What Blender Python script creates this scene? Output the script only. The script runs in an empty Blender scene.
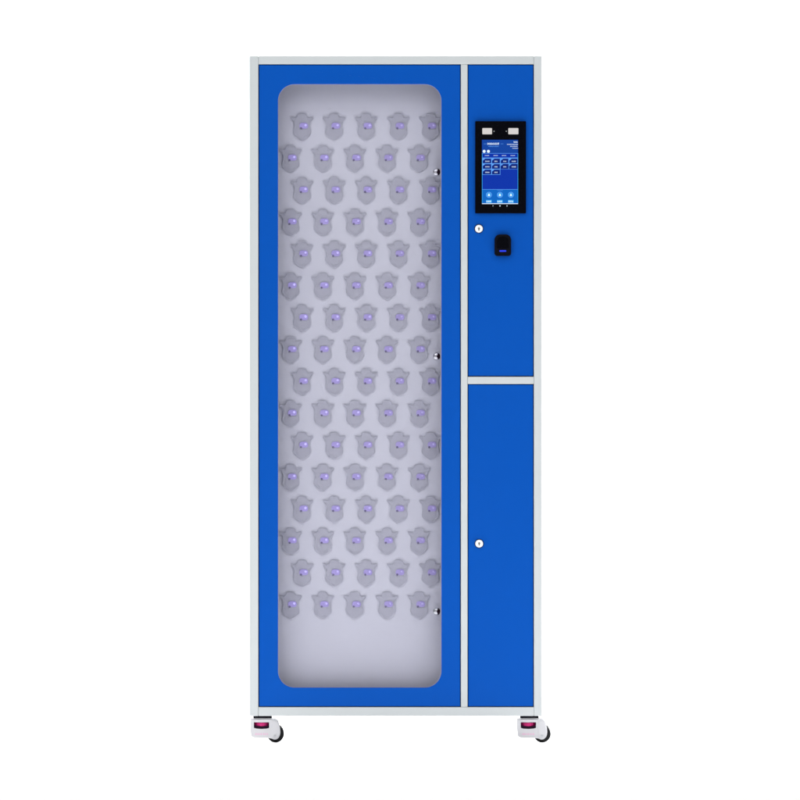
import bpy, bmesh, math, random
from mathutils import Vector, Matrix
from mathutils.geometry import tessellate_polygon

S = 0.8 / 293.0                      # metres per photograph pixel on the cabinet's front face
GX, GZ = 400.0, 742.7
def X(px): return (px - GX) * S
def Z(py): return (GZ - py) * S
scene = bpy.context.scene
COL = scene.collection
random.seed(7)

# ------------------------------------------------------------------ materials
def mat(name, col, rough=0.5, metal=0.0, spec=0.5, bump=0.0, bscale=900.0, var=0.0, coat=0.0):
    m = bpy.data.materials.new(name); m.use_nodes = True
    nt = m.node_tree; b = nt.nodes['Principled BSDF']
    b.inputs['Base Color'].default_value = (*col, 1)
    b.inputs['Roughness'].default_value = rough
    b.inputs['Metallic'].default_value = metal
    b.inputs['Specular IOR Level'].default_value = spec
    b.inputs['Coat Weight'].default_value = coat
    tc = nt.nodes.new('ShaderNodeTexCoord')
    if bump > 0:
        n = nt.nodes.new('ShaderNodeTexNoise'); n.inputs['Scale'].default_value = bscale
        n.inputs['Detail'].default_value = 2
        bp = nt.nodes.new('ShaderNodeBump'); bp.inputs['Strength'].default_value = bump
        bp.inputs['Distance'].default_value = 0.0004
        nt.links.new(tc.outputs['Object'], n.inputs['Vector'])
        nt.links.new(n.outputs['Fac'], bp.inputs['Height'])
        nt.links.new(bp.outputs['Normal'], b.inputs['Normal'])
    if var > 0:
        n2 = nt.nodes.new('ShaderNodeTexNoise'); n2.inputs['Scale'].default_value = 6
        n2.inputs['Detail'].default_value = 4
        mr = nt.nodes.new('ShaderNodeMapRange')
        mr.inputs['To Min'].default_value = rough - var; mr.inputs['To Max'].default_value = rough + var
        nt.links.new(tc.outputs['Object'], n2.inputs['Vector'])
        nt.links.new(n2.outputs['Fac'], mr.inputs['Value'])
        nt.links.new(mr.outputs['Result'], b.inputs['Roughness'])
    return m

def emit(name, col, strength):
    m = bpy.data.materials.new(name); m.use_nodes = True
    b = m.node_tree.nodes['Principled BSDF']
    b.inputs['Base Color'].default_value = (0.001, 0.001, 0.002, 1)
    b.inputs['Specular IOR Level'].default_value = 0.04
    b.inputs['Emission Color'].default_value = (*col, 1)
    b.inputs['Emission Strength'].default_value = strength
    return m

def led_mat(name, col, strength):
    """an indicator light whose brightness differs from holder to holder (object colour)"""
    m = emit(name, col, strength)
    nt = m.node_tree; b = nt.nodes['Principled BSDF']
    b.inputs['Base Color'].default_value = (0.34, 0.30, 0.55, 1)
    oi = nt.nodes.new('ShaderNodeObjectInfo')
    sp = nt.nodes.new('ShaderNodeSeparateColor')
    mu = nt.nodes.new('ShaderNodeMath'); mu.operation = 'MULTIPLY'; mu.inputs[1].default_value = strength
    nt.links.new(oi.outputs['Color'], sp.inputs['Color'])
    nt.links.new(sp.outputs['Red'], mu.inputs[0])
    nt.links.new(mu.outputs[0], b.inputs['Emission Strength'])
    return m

M = {}
M['frame'] = mat('light_grey_powder_coat', (0.50, 0.53, 0.54), 0.42, spec=0.4, bump=0.15, var=0.06)
M['blue'] = mat('blue_powder_coat', (0.0010, 0.071, 0.385), 0.40, spec=0.07, bump=0.2, var=0.05)
M['edge_shade'] = mat('black_edge_shade', (0.006, 0.008, 0.02), 0.7, spec=0.15)  # near-black standing in for shade in the door gaps and round the locks
M['panel'] = mat('pale_lavender_panel', (0.535, 0.55, 0.615), 0.6, spec=0.2, bump=0.1)
M['inner'] = mat('inner_grey_wall', (0.42, 0.40, 0.46), 0.6, spec=0.2)
M['holder'] = mat('grey_holder_plastic', (0.38, 0.39, 0.45), 0.45, spec=0.25)
M['holder_rim'] = mat('grey_holder_rim', (0.375, 0.385, 0.445), 0.45, spec=0.25)
M['socket'] = mat('dark_key_socket', (0.16, 0.15, 0.24), 0.5, spec=0.2)
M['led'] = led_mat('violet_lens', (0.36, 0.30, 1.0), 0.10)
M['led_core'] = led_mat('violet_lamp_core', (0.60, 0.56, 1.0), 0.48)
M['gasket'] = mat('pale_window_gasket', (0.45, 0.42, 0.58), 0.5, spec=0.2)
M['chrome'] = mat('polished_steel', (0.55, 0.56, 0.60), 0.32, metal=1.0)
M['dull'] = mat('brushed_steel', (0.50, 0.52, 0.54), 0.35, metal=1.0)
M['white'] = mat('white_lock_face', (0.85, 0.86, 0.88), 0.3, spec=0.5)
M['keyhole'] = mat('keyhole_brass_grey', (0.20, 0.19, 0.15), 0.4, metal=0.4)
M['black'] = mat('black_gloss_plastic', (0.0025, 0.0025, 0.004), 0.15, spec=0.05)
M['black_soft'] = mat('black_satin_plastic', (0.004, 0.004, 0.007), 0.35, spec=0.05)
M['caster'] = mat('pale_caster_plastic', (0.54, 0.54, 0.565), 0.4, spec=0.4, bump=0.2)
M['tyre'] = mat('black_tyre_rubber', (0.006, 0.006, 0.007), 0.6, spec=0.2)
M['magenta'] = mat('magenta_dial', (0.52, 0.006, 0.14), 0.35, spec=0.4)
M['pinkmark'] = mat('pale_pink_mark', (0.66, 0.36, 0.52), 0.5)
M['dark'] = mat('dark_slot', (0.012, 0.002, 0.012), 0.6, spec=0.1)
M['floor'] = mat('white_paper', (0.86, 0.86, 0.86), 0.7, spec=0.1)
M['fill'] = emit('white_face_lamp', (0.86, 0.82, 0.80), 0.80)
M['bg'] = emit('screen_deep_blue', (0.003, 0.035, 0.40), 1.0)
M['bg2'] = emit('screen_header_blue', (0.006, 0.060, 0.36), 1.0)
M['bg3'] = emit('screen_footer_blue', (0.004, 0.14, 0.56), 1.0)
M['cell'] = emit('screen_cell_navy', (0.003, 0.018, 0.20), 1.0)
M['line'] = emit('screen_line', (0.13, 0.40, 1.0), 1.0)
M['cyan'] = emit('screen_cyan', (0.04, 0.42, 0.90), 1.0)
M['txt'] = emit('screen_white', (0.75, 0.88, 1.0), 1.1)
M['ledblue'] = emit('blue_indicator', (0.03, 0.06, 0.9), 1.1)

# glass: thin clear sheet, Fresnel reflection over transmission
g = bpy.data.materials.new('clear_glass'); g.use_nodes = True
nt = g.node_tree; nt.nodes.clear()
out = nt.nodes.new('ShaderNodeOutputMaterial'); mx = nt.nodes.new('ShaderNodeMixShader')
tr = nt.nodes.new('ShaderNodeBsdfTransparent'); tr.inputs[0].default_value = (0.965, 0.96, 0.975, 1)
gl = nt.nodes.new('ShaderNodeBsdfGlossy'); gl.inputs['Roughness'].default_value = 0.06
fr = nt.nodes.new('ShaderNodeFresnel'); fr.inputs['IOR'].default_value = 1.45
geo = nt.nodes.new('ShaderNodeNewGeometry'); inv = nt.nodes.new('ShaderNodeMath'); inv.operation = 'SUBTRACT'; inv.inputs[0].default_value = 1
mul = nt.nodes.new('ShaderNodeMath'); mul.operation = 'MULTIPLY'
nt.links.new(geo.outputs['Backfacing'], inv.inputs[1]); nt.links.new(inv.outputs[0], mul.inputs[0]); nt.links.new(fr.outputs[0], mul.inputs[1])
nt.links.new(mul.outputs[0], mx.inputs[0]); nt.links.new(tr.outputs[0], mx.inputs[1])
nt.links.new(gl.outputs[0], mx.inputs[2]); nt.links.new(mx.outputs[0], out.inputs[0])
M['glass'] = g

# ------------------------------------------------------------------ mesh helpers
class MB:
    def __init__(self): self.v = []; self.f = []; self.mi = []; self.mats = []
    def m(self, name):
        if name not in self.mats: self.mats.append(name)
        return self.mats.index(name)
    def add(self, vs, fs, mname):
        o = len(self.v); self.v += [tuple(p) for p in vs]
        i = self.m(mname)
        for f in fs: self.f.append([o + k for k in f]); self.mi.append(i)
    def box(self, x0, x1, y0, y1, z0, z1, mname):
        x0, x1 = sorted((x0, x1)); y0, y1 = sorted((y0, y1)); z0, z1 = sorted((z0, z1))
        vs = [(x, y, z) for x in (x0, x1) for y in (y0, y1) for z in (z0, z1)]
        self.add(vs, [(0,1,3,2),(4,6,7,5),(0,4,5,1),(2,3,7,6),(0,2,6,4),(1,5,7,3)], mname)
    def prism(self, loops, y0, y1, mname):
        """loops of (x, z); the first is the outline, the others are holes; y0 is the front"""
        ls = [[Vector((a, b, 0)) for a, b in l] for l in loops]
        tris = tessellate_polygon(ls)
        flat = [p for l in loops for p in l]; n = len(flat)
        vs = [(a, y0, b) for a, b in flat] + [(a, y1, b) for a, b in flat]
        fs = [tuple(t) for t in tris] + [tuple(k + n for k in reversed(t)) for t in tris]
        o = 0
        for l in loops:
            L = len(l)
            for k in range(L):
                a, b = o + k, o + (k + 1) % L
                fs.append((a, b, b + n, a + n))
            o += L
        self.add(vs, fs, mname)
    def revolve(self, prof, c, axis, mname, n=40):
        """prof: (radius, distance along axis) from one end to the other"""
        ax = Vector(axis).normalized()
        u = ax.orthogonal().normalized(); w = ax.cross(u)
        vs, fs = [], []
        for r, h in prof:
            for k in range(n):
                a = 2 * math.pi * k / n
                vs.append(Vector(c) + ax * h + (u * math.cos(a) + w * math.sin(a)) * max(r, 1e-6))
        for i in range(len(prof) - 1):
            for k in range(n):
                k2 = (k + 1) % n
                fs.append((i*n+k, i*n+k2, (i+1)*n+k2, (i+1)*n+k))
        fs.append(tuple(range(n - 1, -1, -1)))
        fs.append(tuple((len(prof)-1)*n + k for k in range(n)))
        self.add(vs, fs, mname)
    def build(self, name, parent=None, bevel=0.0, segs=2, smooth=True, origin=None):
        me = bpy.data.meshes.new(name)
        o0 = Vector(origin) if origin is not None else Vector((0, 0, 0))
        me.from_pydata([Vector(p) - o0 for p in self.v], [], self.f)
        for mn in self.mats: me.materials.append(M[mn])
        me.polygons.foreach_set('material_index', self.mi)
        bm = bmesh.new(); bm.from_mesh(me)
        bmesh.ops.recalc_face_normals(bm, faces=bm.faces)
        bm.to_mesh(me); bm.free()
        if smooth:
            me.polygons.foreach_set('use_smooth', [True] * len(me.polygons))
            me.set_sharp_from_angle(angle=math.radians(32))
        ob = bpy.data.objects.new(name, me); COL.objects.link(ob)
        ob.location = o0
        if parent is not None:
            ob.parent = parent
            ob.location = o0 - wl(parent)
        if bevel > 0:
            b = ob.modifiers.new('bevel', 'BEVEL'); b.width = bevel; b.segments = segs
            b.limit_method = 'ANGLE'; b.angle_limit = math.radians(40); b.harden_normals = True
        return ob

def wl(o):
    p = Vector(o.location)
    while o.parent: o = o.parent; p += o.location
    return p

def rrect(x0, x1, z0, z1, r, n=12):
    x0, x1 = sorted((x0, x1)); z0, z1 = sorted((z0, z1)); pts = []
    rs = r if isinstance(r, tuple) else (r,)*4      # bottom-left, bottom-right, top-right, top-left
    for (cx, cz, a0, rr) in ((x0+rs[0], z0+rs[0], 180, rs[0]), (x1-rs[1], z0+rs[1], 270, rs[1]),
                             (x1-rs[2], z1-rs[2], 0, rs[2]), (x0+rs[3], z1-rs[3], 90, rs[3])):
        for k in range(n + 1):
            a = math.radians(a0 + 90 * k / n)
            pts.append((cx + rr*math.cos(a), cz + rr*math.sin(a)))
    return pts
def prect(px0, px1, py0, py1, r=None, n=12):
    x0, x1, z0, z1 = X(px0), X(px1), Z(py1), Z(py0)
    if r is None: return [(x0, z0), (x1, z0), (x1, z1), (x0, z1)]
    return rrect(x0, x1, z0, z1, r, n)

def circle(cx, cz, r, n=32, a0=0.0, a1=360.0):
    full = abs(a1 - a0) >= 360
    return [(cx + r*math.cos(math.radians(a0 + (a1-a0)*k/(n if full else n-1))),
             cz + r*math.sin(math.radians(a0 + (a1-a0)*k/(n if full else n-1)))) for k in range(n)]

# ------------------------------------------------------------------ the cabinet
D = 0.35                                              # depth of the body
cab = bpy.data.objects.new('key_cabinet', None); COL.objects.link(cab)
cab.location = (X(395.5), D/2, 0); cab.empty_display_size = 0.2
cab['label'] = 'tall blue and light grey steel key cabinet with rounded window, touchscreen and small casters'
cab['category'] = 'key cabinet'

xl, xr, zt, zb = 249.0, 542.0, 56.0, 716.0            # outer outline in photograph pixels
pl, pr = 258.4, 533.8                                 # inner edges of the posts
rt, rb = 64.3, 707.0                                  # inner edges of top and bottom rails
ml, mr_ = 460.8, 467.6                                # middle post
ht, hb = 376.6, 384.0                                 # cross rail of the right bay

f = MB()
for y0, y1 in ((0.0, 0.026), (D - 0.026, D)):
    f.box(X(xl), X(pl), y0, y1, Z(zb), Z(zt), 'frame')
    f.box(X(pr), X(xr), y0, y1, Z(zb), Z(zt), 'frame')
    f.box(X(pl), X(pr), y0, y1, Z(rt), Z(zt), 'frame')
    f.box(X(pl), X(pr), y0, y1, Z(zb), Z(rb), 'frame')
f.box(X(ml), X(mr_), 0, 0.026, Z(rb), Z(rt), 'frame')
f.box(X(mr_), X(pr), 0, 0.026, Z(hb), Z(ht), 'frame')
for a, b in ((xl, pl), (pr, xr)):
    f.box(X(a), X(b), 0.026, D - 0.026, Z(rt), Z(zt), 'frame')
    f.box(X(a), X(b), 0.026, D - 0.026, Z(zb), Z(rb), 'frame')
f.build('frame', cab, bevel=0.0022, segs=3)

t = MB()
for a, b in ((xl + 0.8, xl + 1.5), (xr - 1.5, xr - 0.8)):
    t.box(X(a), X(b), 0.027, D - 0.027, Z(rb) - 0.001, Z(rt) + 0.001, 'frame')
t.build('side_panel', cab)
t = MB(); t.box(X(pl) - .001, X(pr) + .001, D - 0.006, D - 0.003, Z(rb) - .001, Z(rt) + .001, 'frame'); t.build('back_panel', cab)
t = MB(); t.box(X(pl) - .001, X(pr) + .001, 0.027, D - 0.027, Z(zt) - 0.006, Z(zt) - 0.003, 'frame'); t.build('top_panel', cab)
t = MB(); t.box(X(pl) - .001, X(pr) + .001, 0.027, D - 0.027, Z(zb) + 0.003, Z(zb) + 0.006, 'frame'); t.build('bottom_panel', cab)

# black strips added as painted gap shade, a thin dark line round each door
s = MB()
for (a, b, c, d) in ((pl, ml, rt, rb), (mr_, pr, rt, ht), (mr_, pr, hb, rb)):
    s.prism([prect(a, b, c, d), prect(a + 3.5, b - 3.5, c + 3.5, d - 3.5)], 0.0165, 0.024, 'edge_shade')
s.build('door_gap_shade', cab)

# interior: holder board and box walls
IY = 0.078
p = MB(); p.box(X(pl) + .002, X(ml) - .002, IY, IY + 0.003, Z(rb) + .002, Z(rt) - .002, 'panel')
board = p.build('holder_board', cab)
w = MB()
w.box(X(pl) + .0005, X(pl) + .002, 0.027, IY - .001, Z(rb) + .001, Z(rt) - .001, 'inner')
w.box(X(ml) - .002, X(ml) - .0005, 0.027, IY - .001, Z(rb) + .001, Z(rt) - .001, 'inner')
w.box(X(pl) + .003, X(ml) - .003, 0.027, IY - .001, Z(rt) - .002, Z(rt) - .0005, 'inner')
w.box(X(pl) + .003, X(ml) - .003, 0.027, IY - .001, Z(rb) + .0005, Z(rb) + .002, 'inner')
w.build('inner_wall', cab)

# window door
GAP = 0.75
dr = MB()
win = prect(278.0, 441.4, 84.2, 687.6, 16.5 * S, 16)
dr.prism([prect(pl + GAP, ml - GAP, rt + GAP, rb - GAP), win], 0.0025, 0.016, 'blue')
door = dr.build('window_door', cab, bevel=0.0012, segs=2)
door['label'] = 'blue door with a tall rounded window'
gk = MB()
gk.prism([prect(277.7, 441.7, 83.9, 687.9, 16.8 * S, 16), prect(278.5, 440.9, 84.7, 687.1, 16.0 * S, 16)], 0.0130, 0.0168, 'gasket')
gk.build('window_gasket', door)
gp = MB(); gp.prism([prect(272, 447.5, 78, 694, 12 * S, 8)], 0.0185, 0.0215, 'glass')
gp.build('window_pane', door)

def lock(cx, cy, parent):
    c = (X(cx), 0, Z(cy)); b = MB()
    b.revolve([(0.0, -0.0018), (0.0118, -0.0018), (0.0126, -0.0010), (0.0126, 0.0)], (c[0], 0.0026, c[2]), (0, 1, 0), 'edge_shade', 40)  # dark ring painted in as the shade round the lock
    b.revolve([(0.0, -0.0058), (0.0090, -0.0058), (0.0102, -0.0048), (0.0106, -0.0030), (0.0106, 0.0)], (c[0], 0.0010, c[2]), (0, 1, 0), 'white', 40)
    L = b.build('lock', parent, origin=c)
    k = MB()
    k.prism([circle(c[0], c[2] + 0.0008, 0.0029, 20)], -0.0058, -0.0050, 'keyhole')
    k.prism([[(c[0]-0.0014, c[2]-0.0052), (c[0]+0.0014, c[2]-0.0052), (c[0]+0.0020, c[2]), (c[0]-0.0020, c[2])]], -0.0056, -0.0049, 'keyhole')
    k.build('keyhole', L, origin=c)
    return L

u = MB(); u.box(X(mr_ + GAP), X(pr - GAP), 0.0025, 0.016, Z(ht - GAP), Z(rt + GAP), 'blue')
up = u.build('upper_door', cab, bevel=0.0012)
up['label'] = 'short blue door carrying the touchscreen'
u = MB(); u.box(X(mr_ + GAP), X(pr - GAP), 0.0025, 0.016, Z(rb - GAP), Z(hb + GAP), 'blue')
lo = u.build('lower_door', cab, bevel=0.0012)
lo['label'] = 'plain blue lower door with one lock'
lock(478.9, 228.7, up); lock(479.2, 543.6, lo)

# ------------------------------------------------------------------ touchscreen terminal
TY = -0.006
tm = MB(); tm.prism([prect(475.1, 526.0, 121.2, 213.4, 0.0022, 4)], TY, 0.0024, 'black')
term = tm.build('touchscreen_terminal', cab, bevel=0.0012, segs=3)
term['label'] = 'black face recognition terminal with a lit blue screen'
for a, b in ((482.3, 492.0), (508.3, 518.4)):
    q = MB(); q.prism([prect(a, b, 128.1, 134.3, 0.0018, 5)], TY - .0008, TY + .0005, 'fill')
    q.build('face_lamp', term)
for cx in (494.0, 506.3):
    q = MB(); q.revolve([(0.0, -.0008), (0.0016, -.0008), (0.0020, 0)], (X(cx), TY, Z(131.3)), (0, 1, 0), 'dull', 16)
    q.build('camera_lens', term)

sc_ = MB()
def sx(u_): return 478 + u_ / 11.43
def sy(v_): return 135 + v_ / 11.43
LV = {'bg': 0.0004, 'bg2': 0.0007, 'bg3': 0.0007, 'cell': 0.0010, 'cyan': 0.0013, 'line': 0.0016, 'txt': 0.0019}
def sr(u0, u1, v0, v1, mn, lvl=None):
    h = lvl if lvl is not None else LV[mn]
    sc_.prism([prect(sx(u0), sx(u1), sy(v0), sy(v1))], TY - h, TY - h + .0002, mn)
def glyphs(u0, u1, v, h, mn='txt', step=None):
    """unreadable small characters: strokes of differing height"""
    step = step or h * 0.95
    x = u0
    while x < u1 - step * 0.4:
        sr(x, x + step*0.22, v - h/2, v + h/2, mn)
        sr(x + step*0.30, x + step*0.78, v - h*random.uniform(.30, .48), v - h*random.uniform(.05, .2), mn)
        sr(x + step*0.30, x + step*0.78, v + h*random.uniform(.08, .2), v + h*random.uniform(.35, .5), mn)
        x += step
sr(45, 458, 55, 790, 'bg')
sr(46, 457, 56, 208, 'bg2')
sr(46, 457, 624, 778, 'bg3')
glyphs(108, 252, 101, 24); sr(66, 98, 100, 103, 'line'); sr(260, 290, 100, 103, 'line')
glyphs(118, 235, 131, 9, 'line')
glyphs(408, 456, 80, 17); glyphs(332, 456, 107, 11); glyphs(368, 456, 130, 10); glyphs(392, 456, 152, 8)
for cu in (70, 119):
    sc_.prism([circle(X(sx(cu)), Z(sy(187)), 17/11.43*S, 20)], TY - .0019, TY - .0017, 'txt')
sr(46, 457, 208, 212, 'line')
for c_ in (105, 205, 300, 400): glyphs(c_ - 27, c_ + 27, 235, 9)
sr(46, 457, 259, 265, 'line')
cols = [50, 155, 255, 352, 456]; rows = [266, 328, 391, 455]
for r_ in range(3):
    for c_ in range(4):
        if r_ == 2 and c_ > 1: continue
        u0, u1, v0, v1 = cols[c_], cols[c_+1], rows[r_], rows[r_+1]
        sr(u0 + 3, u1 - 3, v0 + 3, v1 - 3, 'cell')
        wk = 2.5 if (r_ == 1 and c_ > 1) else 4.5
        for (a, b, c, d) in ((u0+wk, u1-wk, v0, v0+wk), (u0+wk, u1-wk, v1-wk, v1)):
            sr(a, b, c, d, 'line')
        for (a, b, c, d) in ((u0, u0+wk, v0, v1), (u1-wk, u1, v0, v1)):
            sr(a, b, c, d, 'line', LV['line'] + .0001 * (1 + c_ % 2))
        sc_.prism([[(X(sx(u0+5)), Z(sy(v0+27))), (X(sx(u0+5)), Z(sy(v0+5))), (X(sx(u0+32)), Z(sy(v0+5)))]], TY - .0022, TY - .0021, 'line')
        glyphs(u0 + 34, u1 - 26, (v0 + v1)/2 + 4, 13)
sr(46, 51, 212, 780, 'cyan'); sr(453, 458, 212, 780, 'cyan')
sr(46, 457, 620, 624, 'line'); glyphs(222, 282, 634, 6, 'line')
for cu in (125, 250, 376):
    c = (X(sx(cu)), Z(sy(684)))
    sc_.prism([circle(*c, 33/11.43*S, 32), circle(*c, 26/11.43*S, 32)], TY - .0016, TY - .0014, 'line')
    sc_.prism([circle(*c, 23/11.43*S, 24)], TY - .0013, TY - .0011, 'cyan')
    sc_.prism([circle(c[0], c[1] + 5/11.43*S, 8/11.43*S, 16)], TY - .0019, TY - .0017, 'txt')
    sr(cu - 11, cu + 11, 684, 698, 'txt')
    sr(cu - 32, cu + 32, 742, 777, 'cyan'); glyphs(cu - 28, cu + 28, 760, 20, 'txt')
sr(46, 457, 781, 789, 'txt')
for cx, sh in ((493.0, 3), (500.0, 24), (507.0, 4)):
    cc = circle(X(cx), Z(205.9), 0.0016, sh)
    sc_.prism([cc], TY - .0006, TY + .0002, 'txt')
scr = sc_.build('screen', term, smooth=False)
scr['label'] = 'lit blue screen with a grid of white outlined cells'

# fingerprint reader
fr_ = MB()
outl = rrect(X(494.5), X(511.1), Z(256.0), Z(234.4), (0.0075, 0.0075, 0.0150, 0.0150), 10)
fr_.prism([outl], -0.010, 0.0024, 'black_soft')
rd = fr_.build('fingerprint_reader', cab, bevel=0.003, segs=4)
i_ = MB(); i_.prism([rrect(X(497.0), X(508.7), Z(248.5), Z(237.0), (0.003, 0.003, 0.012, 0.012), 8)], -0.0112, -0.0095, 'black'); i_.build('finger_window', rd, bevel=0.0006)
i_ = MB(); i_.prism([rrect(X(499.3), X(506.2), Z(251.8), Z(250.2), 0.0018, 6)], -0.0112, -0.0095, 'ledblue'); i_.build('indicator', rd)

# ------------------------------------------------------------------ key holders: 16 rows of 5
# half outline in photograph pixels, centre at (0, 0), z up
half = [(0, 13.0), (3.4, 12.8), (4.7, 11.8), (5.0, 9.3), (6.4, 8.5), (8.6, 8.9), (10.3, 9.6), (11.4, 9.2), (11.2, 7.6), (9.6, 6.2),
        (8.4, 4.6), (7.6, 2.6), (7.7, -0.5), (8.5, -3.8), (8.8, -6.4), (7.6, -8.8), (4.8, -11.0), (2.2, -13.0), (0, -13.6)]
def smooth_loop(pts, it=1):
    for _ in range(it):
        o = []
        for k in range(len(pts)):
            a, b = pts[k], pts[(k+1) % len(pts)]
            o += [(a[0]*.75 + b[0]*.25, a[1]*.75 + b[1]*.25), (a[0]*.25 + b[0]*.75, a[1]*.25 + b[1]*.75)]
        pts = o
    return pts
loop = smooth_loop(half + [(-a, b) for a, b in reversed(half[1:-1])])
def sc_loop(l, k, kz=None): return [(a*k*S, b*(kz or k)*S) for a, b in l]
holder = bpy.data.objects.new('key_holder', None)
hb_ = MB()
hb_.prism([sc_loop(loop, 1.0), sc_loop(loop, 0.86, 0.89)], -0.0045, 0.0, 'holder_rim')
hb_.prism([sc_loop(loop, 0.865, 0.893)], -0.0038, -0.0002, 'holder')
oval = rrect(-5.2*S, 5.2*S, -10.4*S, 1.5*S, (5.0*S, 5.0*S, 3*S, 3*S), 8)
hb_.prism([oval], -0.0044, -0.0036, 'holder')
bpy.data.objects.remove(holder)
holder = hb_.build('key_holder', cab, bevel=0.0006, segs=2)
lb = MB()
lb.prism([rrect(-2.6*S, 5.9*S, -2.0*S, 3.8*S, (1.6*S, 2.2*S, 2.6*S, 2.4*S), 6)], -0.0066, -0.0036, 'led')
lb.revolve([(0.0, -0.0092), (0.0020, -0.0088), (0.0032, -0.0078), (0.0034, -0.0060)], (3.4*S, 0, 1.5*S), (0, 1, 0), 'led_core', 16)
led = lb.build('indicator_light', holder)
sb = MB()
sb.revolve([(0.0, -0.0078), (0.0024, -0.0078), (0.0029, -0.0070), (0.0029, -0.0040)], (-1.1*S, 0, -1.6*S), (0, 1, 0), 'socket', 16)
sock = sb.build('key_socket', holder)
c0 = wl(cab)
first = True
for r in range(16):
    py = 126.3 + r * 31.93
    base = 302.0 if r % 2 == 0 else 290.6
    for c in range(5):
        px = base + c * 32.1
        if first: o, l, k = holder, led, sock; first = False
        else:
            o = holder.copy(); COL.objects.link(o); o.parent = cab
            l = led.copy(); COL.objects.link(l); l.parent = o
            k = sock.copy(); COL.objects.link(k); k.parent = o
        o.location = Vector((X(px), IY - 0.0004, Z(py))) - c0
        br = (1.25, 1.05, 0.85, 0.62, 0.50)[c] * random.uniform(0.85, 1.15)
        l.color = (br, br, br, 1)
        l.location = (0, 0, 0); k.location = (0, 0, 0)

# small round catches at the window's right edge
for i, cy in enumerate((172.0, 356.3, 611.6)):
    c = (X(436.7), IY - 0.045, Z(cy)); b = MB(); R_ = 0.0100
    # post back to the board, then a domed head whose right half is dark
    b.revolve([(0.0045, 0.004), (0.0045, 0.0445)], c, (0, 1, 0), 'dull', 20)
    n = 32; rings = 6
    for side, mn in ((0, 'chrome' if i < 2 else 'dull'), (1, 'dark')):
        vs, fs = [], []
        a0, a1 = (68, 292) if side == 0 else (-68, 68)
        for q in range(rings + 1):
            th = math.radians(90 * q / rings); rr = R_ * math.sin(th); hh = -0.005 * math.cos(th)
            for k in range(n + 1):
                a = math.radians(a0 + (a1 - a0) * k / n)
                vs.append((c[0] + rr*math.cos(a), c[1] + hh, c[2] + rr*math.sin(a)))
        for k in range(n + 1):
            a = math.radians(a0 + (a1 - a0) * k / n)
            vs.append((c[0] + R_*math.cos(a), c[1] + 0.004, c[2] + R_*math.sin(a)))
        for q in range(rings + 1):
            for k in range(n): fs.append((q*(n+1)+k, q*(n+1)+k+1, (q+1)*(n+1)+k+1, (q+1)*(n+1)+k))
        b.add(vs, fs, mn)
    b.build('round_catch', cab, origin=c)

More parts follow.
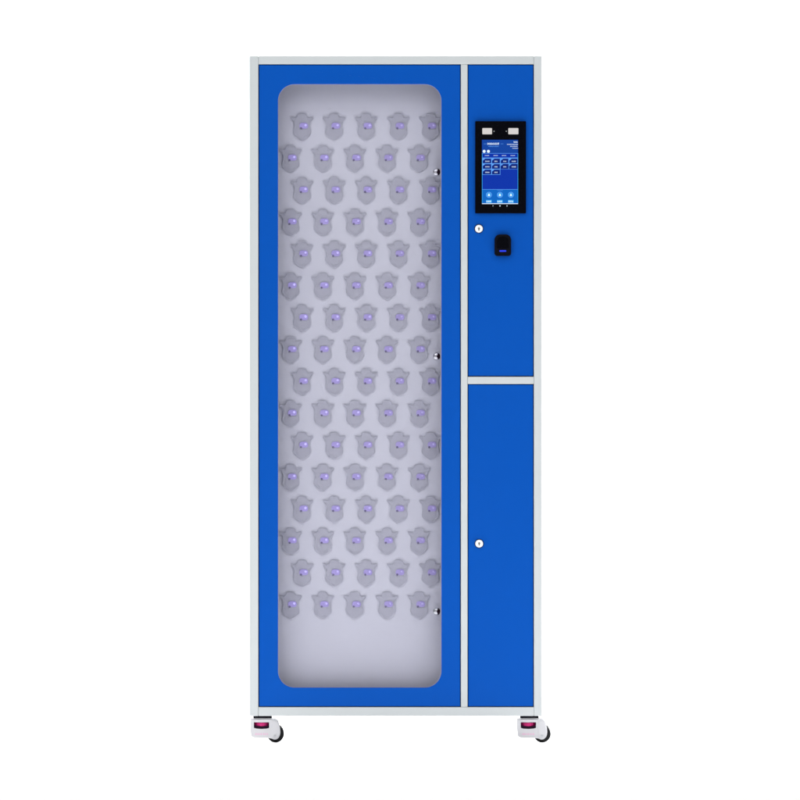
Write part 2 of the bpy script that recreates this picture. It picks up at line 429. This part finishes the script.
# ------------------------------------------------------------------ casters
def caster(cx, cy):
    """cx, cy: plate centre in metres; trails to +x"""
    root = bpy.data.objects.new('caster', None); COL.objects.link(root)
    root.parent = cab; root.location = Vector((cx, cy, 0)) - c0
    o = Vector((cx, cy, 0))
    ref = 262.5
    def lx(px): return (px - ref) * S + cx
    def lp(pts): return [(lx(a), Z(b)) for a, b in pts]
    hw = 0.026
    b = MB(); b.prism([lp([(253.2,718.2),(271.9,718.2),(271.9,716.0),(253.2,716.0)])], cy - .024, cy + .024, 'black_soft')
    b.build('mounting_plate', root, origin=o)
    b = MB(); b.prism([lp([(253.4,720.3),(271.6,720.3),(271.6,718.1),(253.4,718.1)])], cy - .021, cy + .021, 'caster')
    # housing with slot, a round-cornered shell
    shell = lp(smooth_loop([(250.2,720.6),(251.2,719.6),(272.2,719.4),(275.5,720.2),(278.2,721.6),(279.3,724.5),(280.2,729.5),(280.4,733.5),
                (279.3,737.0),(277.2,739.2),(274.6,739.8),(272.0,738.7),(269.5,738.2),(254.8,738.2),(252.4,737.3),(250.4,735.6)], 1))
    hole = lp([(253.9,722.3),(253.9,727.9),(256.5,728.7),(261.5,729.0),(266.5,728.7),(269.1,727.9),(269.1,722.3),(261.5,722.5)])
    b.prism([shell, hole], cy - hw, cy - hw + .006, 'caster')
    body = lp([(250.6,720.9),(270.6,720.9),(270.6,737.9),(254.6,737.9),(250.8,735.2)])
    inner = lp([(252.9,721.6),(252.9,729.8),(269.9,729.8),(269.9,721.6)])
    b.prism([body, inner], cy - hw + .0061, cy + hw - .0061, 'caster')
    b.prism([shell], cy + hw - .006, cy + hw, 'caster')
    flank = lp(smooth_loop([(271.4,720.9),(275.2,721.2),(277.6,722.6),(278.6,725.2),(279.4,730),(279.5,733.5),(278.5,736.6),(276.8,738.4),(274.6,738.9),(272.6,737.9),(271.2,735.5)], 1))
    b.prism([flank], cy - hw - .0018, cy - hw + .001, 'caster')
    h = b.build('housing', root, bevel=0.0016, segs=3, origin=o)
    d = MB(); d.box(lx(253), lx(269.8), cy + .004, cy + .018, Z(729.7), Z(721.7), 'dark'); d.build('slot_liner', h, origin=o)
    q = MB(); q.prism([lp([(253.9,728.9),(253.9,725.6),(261.5,726.3),(269.1,725.6),(269.1,728.9),(261.5,729.4)])], cy - hw + .002, cy - hw + .006, 'dark')
    q.build('slot_lip', h, origin=o)
    # knurled dial, vertical axis
    n = 48; prof = []
    for k in range(n):
        a = 2*math.pi*k/n; rr = 0.0228 + (0.0007 if k % 2 else 0)
        prof.append((cx - 0.003 + rr*math.cos(a)*0.88, cy + rr*math.sin(a)))
    vs = [(x, y, Z(728.4)) for x, y in prof] + [(x, y, Z(722.9)) for x, y in prof]
    fs = [tuple(range(n-1, -1, -1)), tuple(range(n, 2*n))] + [(k, (k+1) % n, n + (k+1) % n, n + k) for k in range(n)]
    d = MB(); d.add(vs, fs, 'magenta'); d.build('adjusting_dial', root, smooth=False, origin=o)
    # moulded line of pale marks under the slot
    mk = MB()
    x = 255.0
    while x < 267.5:
        wd = random.uniform(0.5, 1.5)
        mk.box(lx(x), lx(x + wd), cy - hw - .0004, cy - hw + .001, Z(734.9), Z(733.3), 'pinkmark'); x += wd + random.uniform(0.5, 1.4)
    mk.build('moulded_marks', h, origin=o)
    # wheel
    wc = (lx(275.4), cy, Z(734.0)); R_ = Z(734.0)
    wb = MB()
    wb.revolve([(0.010, -0.017), (R_*0.80, -0.017), (R_*0.95, -0.0155), (R_, -0.011), (R_, 0.011), (R_*0.95, 0.0155), (R_*0.80, 0.017), (0.010, 0.017)], wc, (0, 1, 0), 'tyre', 56)
    wh = wb.build('wheel', root, origin=wc)
    ax = MB(); ax.revolve([(0.0, -hw - .0012), (0.0030, -hw - .0010), (0.0036, -hw + .001), (0.0036, hw)], (lx(275.0), cy - .0018, Z(736.0)), (0, 1, 0), 'dull', 20)
    ax.build('axle', wh, origin=wc)
    return root
caster(X(262.5), 0.034)
caster(X(529.4), 0.034)
for px in (261.7, 529.7):
    caster(X(px), D - 0.040)

# ------------------------------------------------------------------ studio sweep
bk = MB(); W = 14
prof = [(-64.0, 0.0), (-20, 0), (-10, 0), (-4, 0), (0, 0), (2.0, 0.0)]
for k in range(1, 13):
    a = math.radians(90 * k / 12); prof.append((2.0 + 2.0*math.sin(a), 2.0 - 2.0*math.cos(a)))
prof.append((4.0, 9.0))
vs = [(x, y, z) for y, z in prof for x in (-W, W)]
fs = [(2*k, 2*k+1, 2*k+3, 2*k+2) for k in range(len(prof) - 1)]
bk.add(vs, fs, 'floor')
fl = bk.build('floor'); fl['kind'] = 'structure'; fl['label'] = 'seamless white studio floor curving up behind the cabinet'

# ------------------------------------------------------------------ light
wd = bpy.data.worlds.new('World'); scene.world = wd; wd.use_nodes = True
wd.node_tree.nodes['Background'].inputs[0].default_value = (0.97, 0.98, 1.0, 1)
wd.node_tree.nodes['Background'].inputs[1].default_value = 0.10
def area(name, loc, target, sx_, sy_, power, col=(1, 1, 1)):
    l = bpy.data.lights.new(name, 'AREA'); l.shape = 'RECTANGLE'; l.size = sx_; l.size_y = sy_
    l.energy = power; l.color = col
    o = bpy.data.objects.new(name, l); COL.objects.link(o); o.location = loc
    o.rotation_euler = (Vector(target) - Vector(loc)).to_track_quat('-Z', 'Y').to_euler()
    return o
area('softbox_key', (-2.0, -2.7, 3.4), (0, 0, 1.5), 2.2, 2.2, 33)
area('softbox_fill', (2.4, -2.9, 3.2), (0, 0, 1.55), 2.0, 2.0, 22)
area('backdrop_fill_west', (-6.0, 1.2, 4.5), (0.5, 3.8, 1.2), 2.0, 3.0, 700)  # unseen light added to burn the backdrop out to white
area('backdrop_fill_east', (6.0, 1.2, 4.5), (-0.5, 3.8, 1.2), 2.0, 3.0, 700)  # second unseen light added to whiten the backdrop
area('floor_fill', (0, -9.6, 7.5), (0, -9.8, 0), 9.0, 14.0, 760)  # unseen overhead light added to keep the foreground floor white
area('low_fill_west', (-2.6, 1.5, 0.45), (0, 0.1, 0), 0.8, 0.5, 330)  # unseen light added to lift the shadow under the cabinet
area('low_fill_east', (2.6, 1.5, 0.45), (0, 0.1, 0), 0.8, 0.5, 330)  # its unseen twin, added to clear the under-cabinet shadow from the right

# ------------------------------------------------------------------ camera
cd = bpy.data.cameras.new('camera'); cam = bpy.data.objects.new('camera', cd); COL.objects.link(cam)
DIST = 60.0
cam.location = (0, -DIST, Z(400)); cam.rotation_euler = (math.radians(90), 0, 0)
cd.sensor_width = 36; cd.lens = 36 * DIST / (800 * S); cd.clip_start = 1; cd.clip_end = 200
scene.camera = cam
scene.view_settings.view_transform = 'Standard'; scene.view_settings.look = 'None'
scene.view_settings.exposure = 0.0; scene.view_settings.gamma = 1.0
scene.view_settings.use_curve_mapping = False
scene.cycles.max_bounces = 8; scene.cycles.transparent_max_bounces = 12
scene.cycles.use_denoising = True
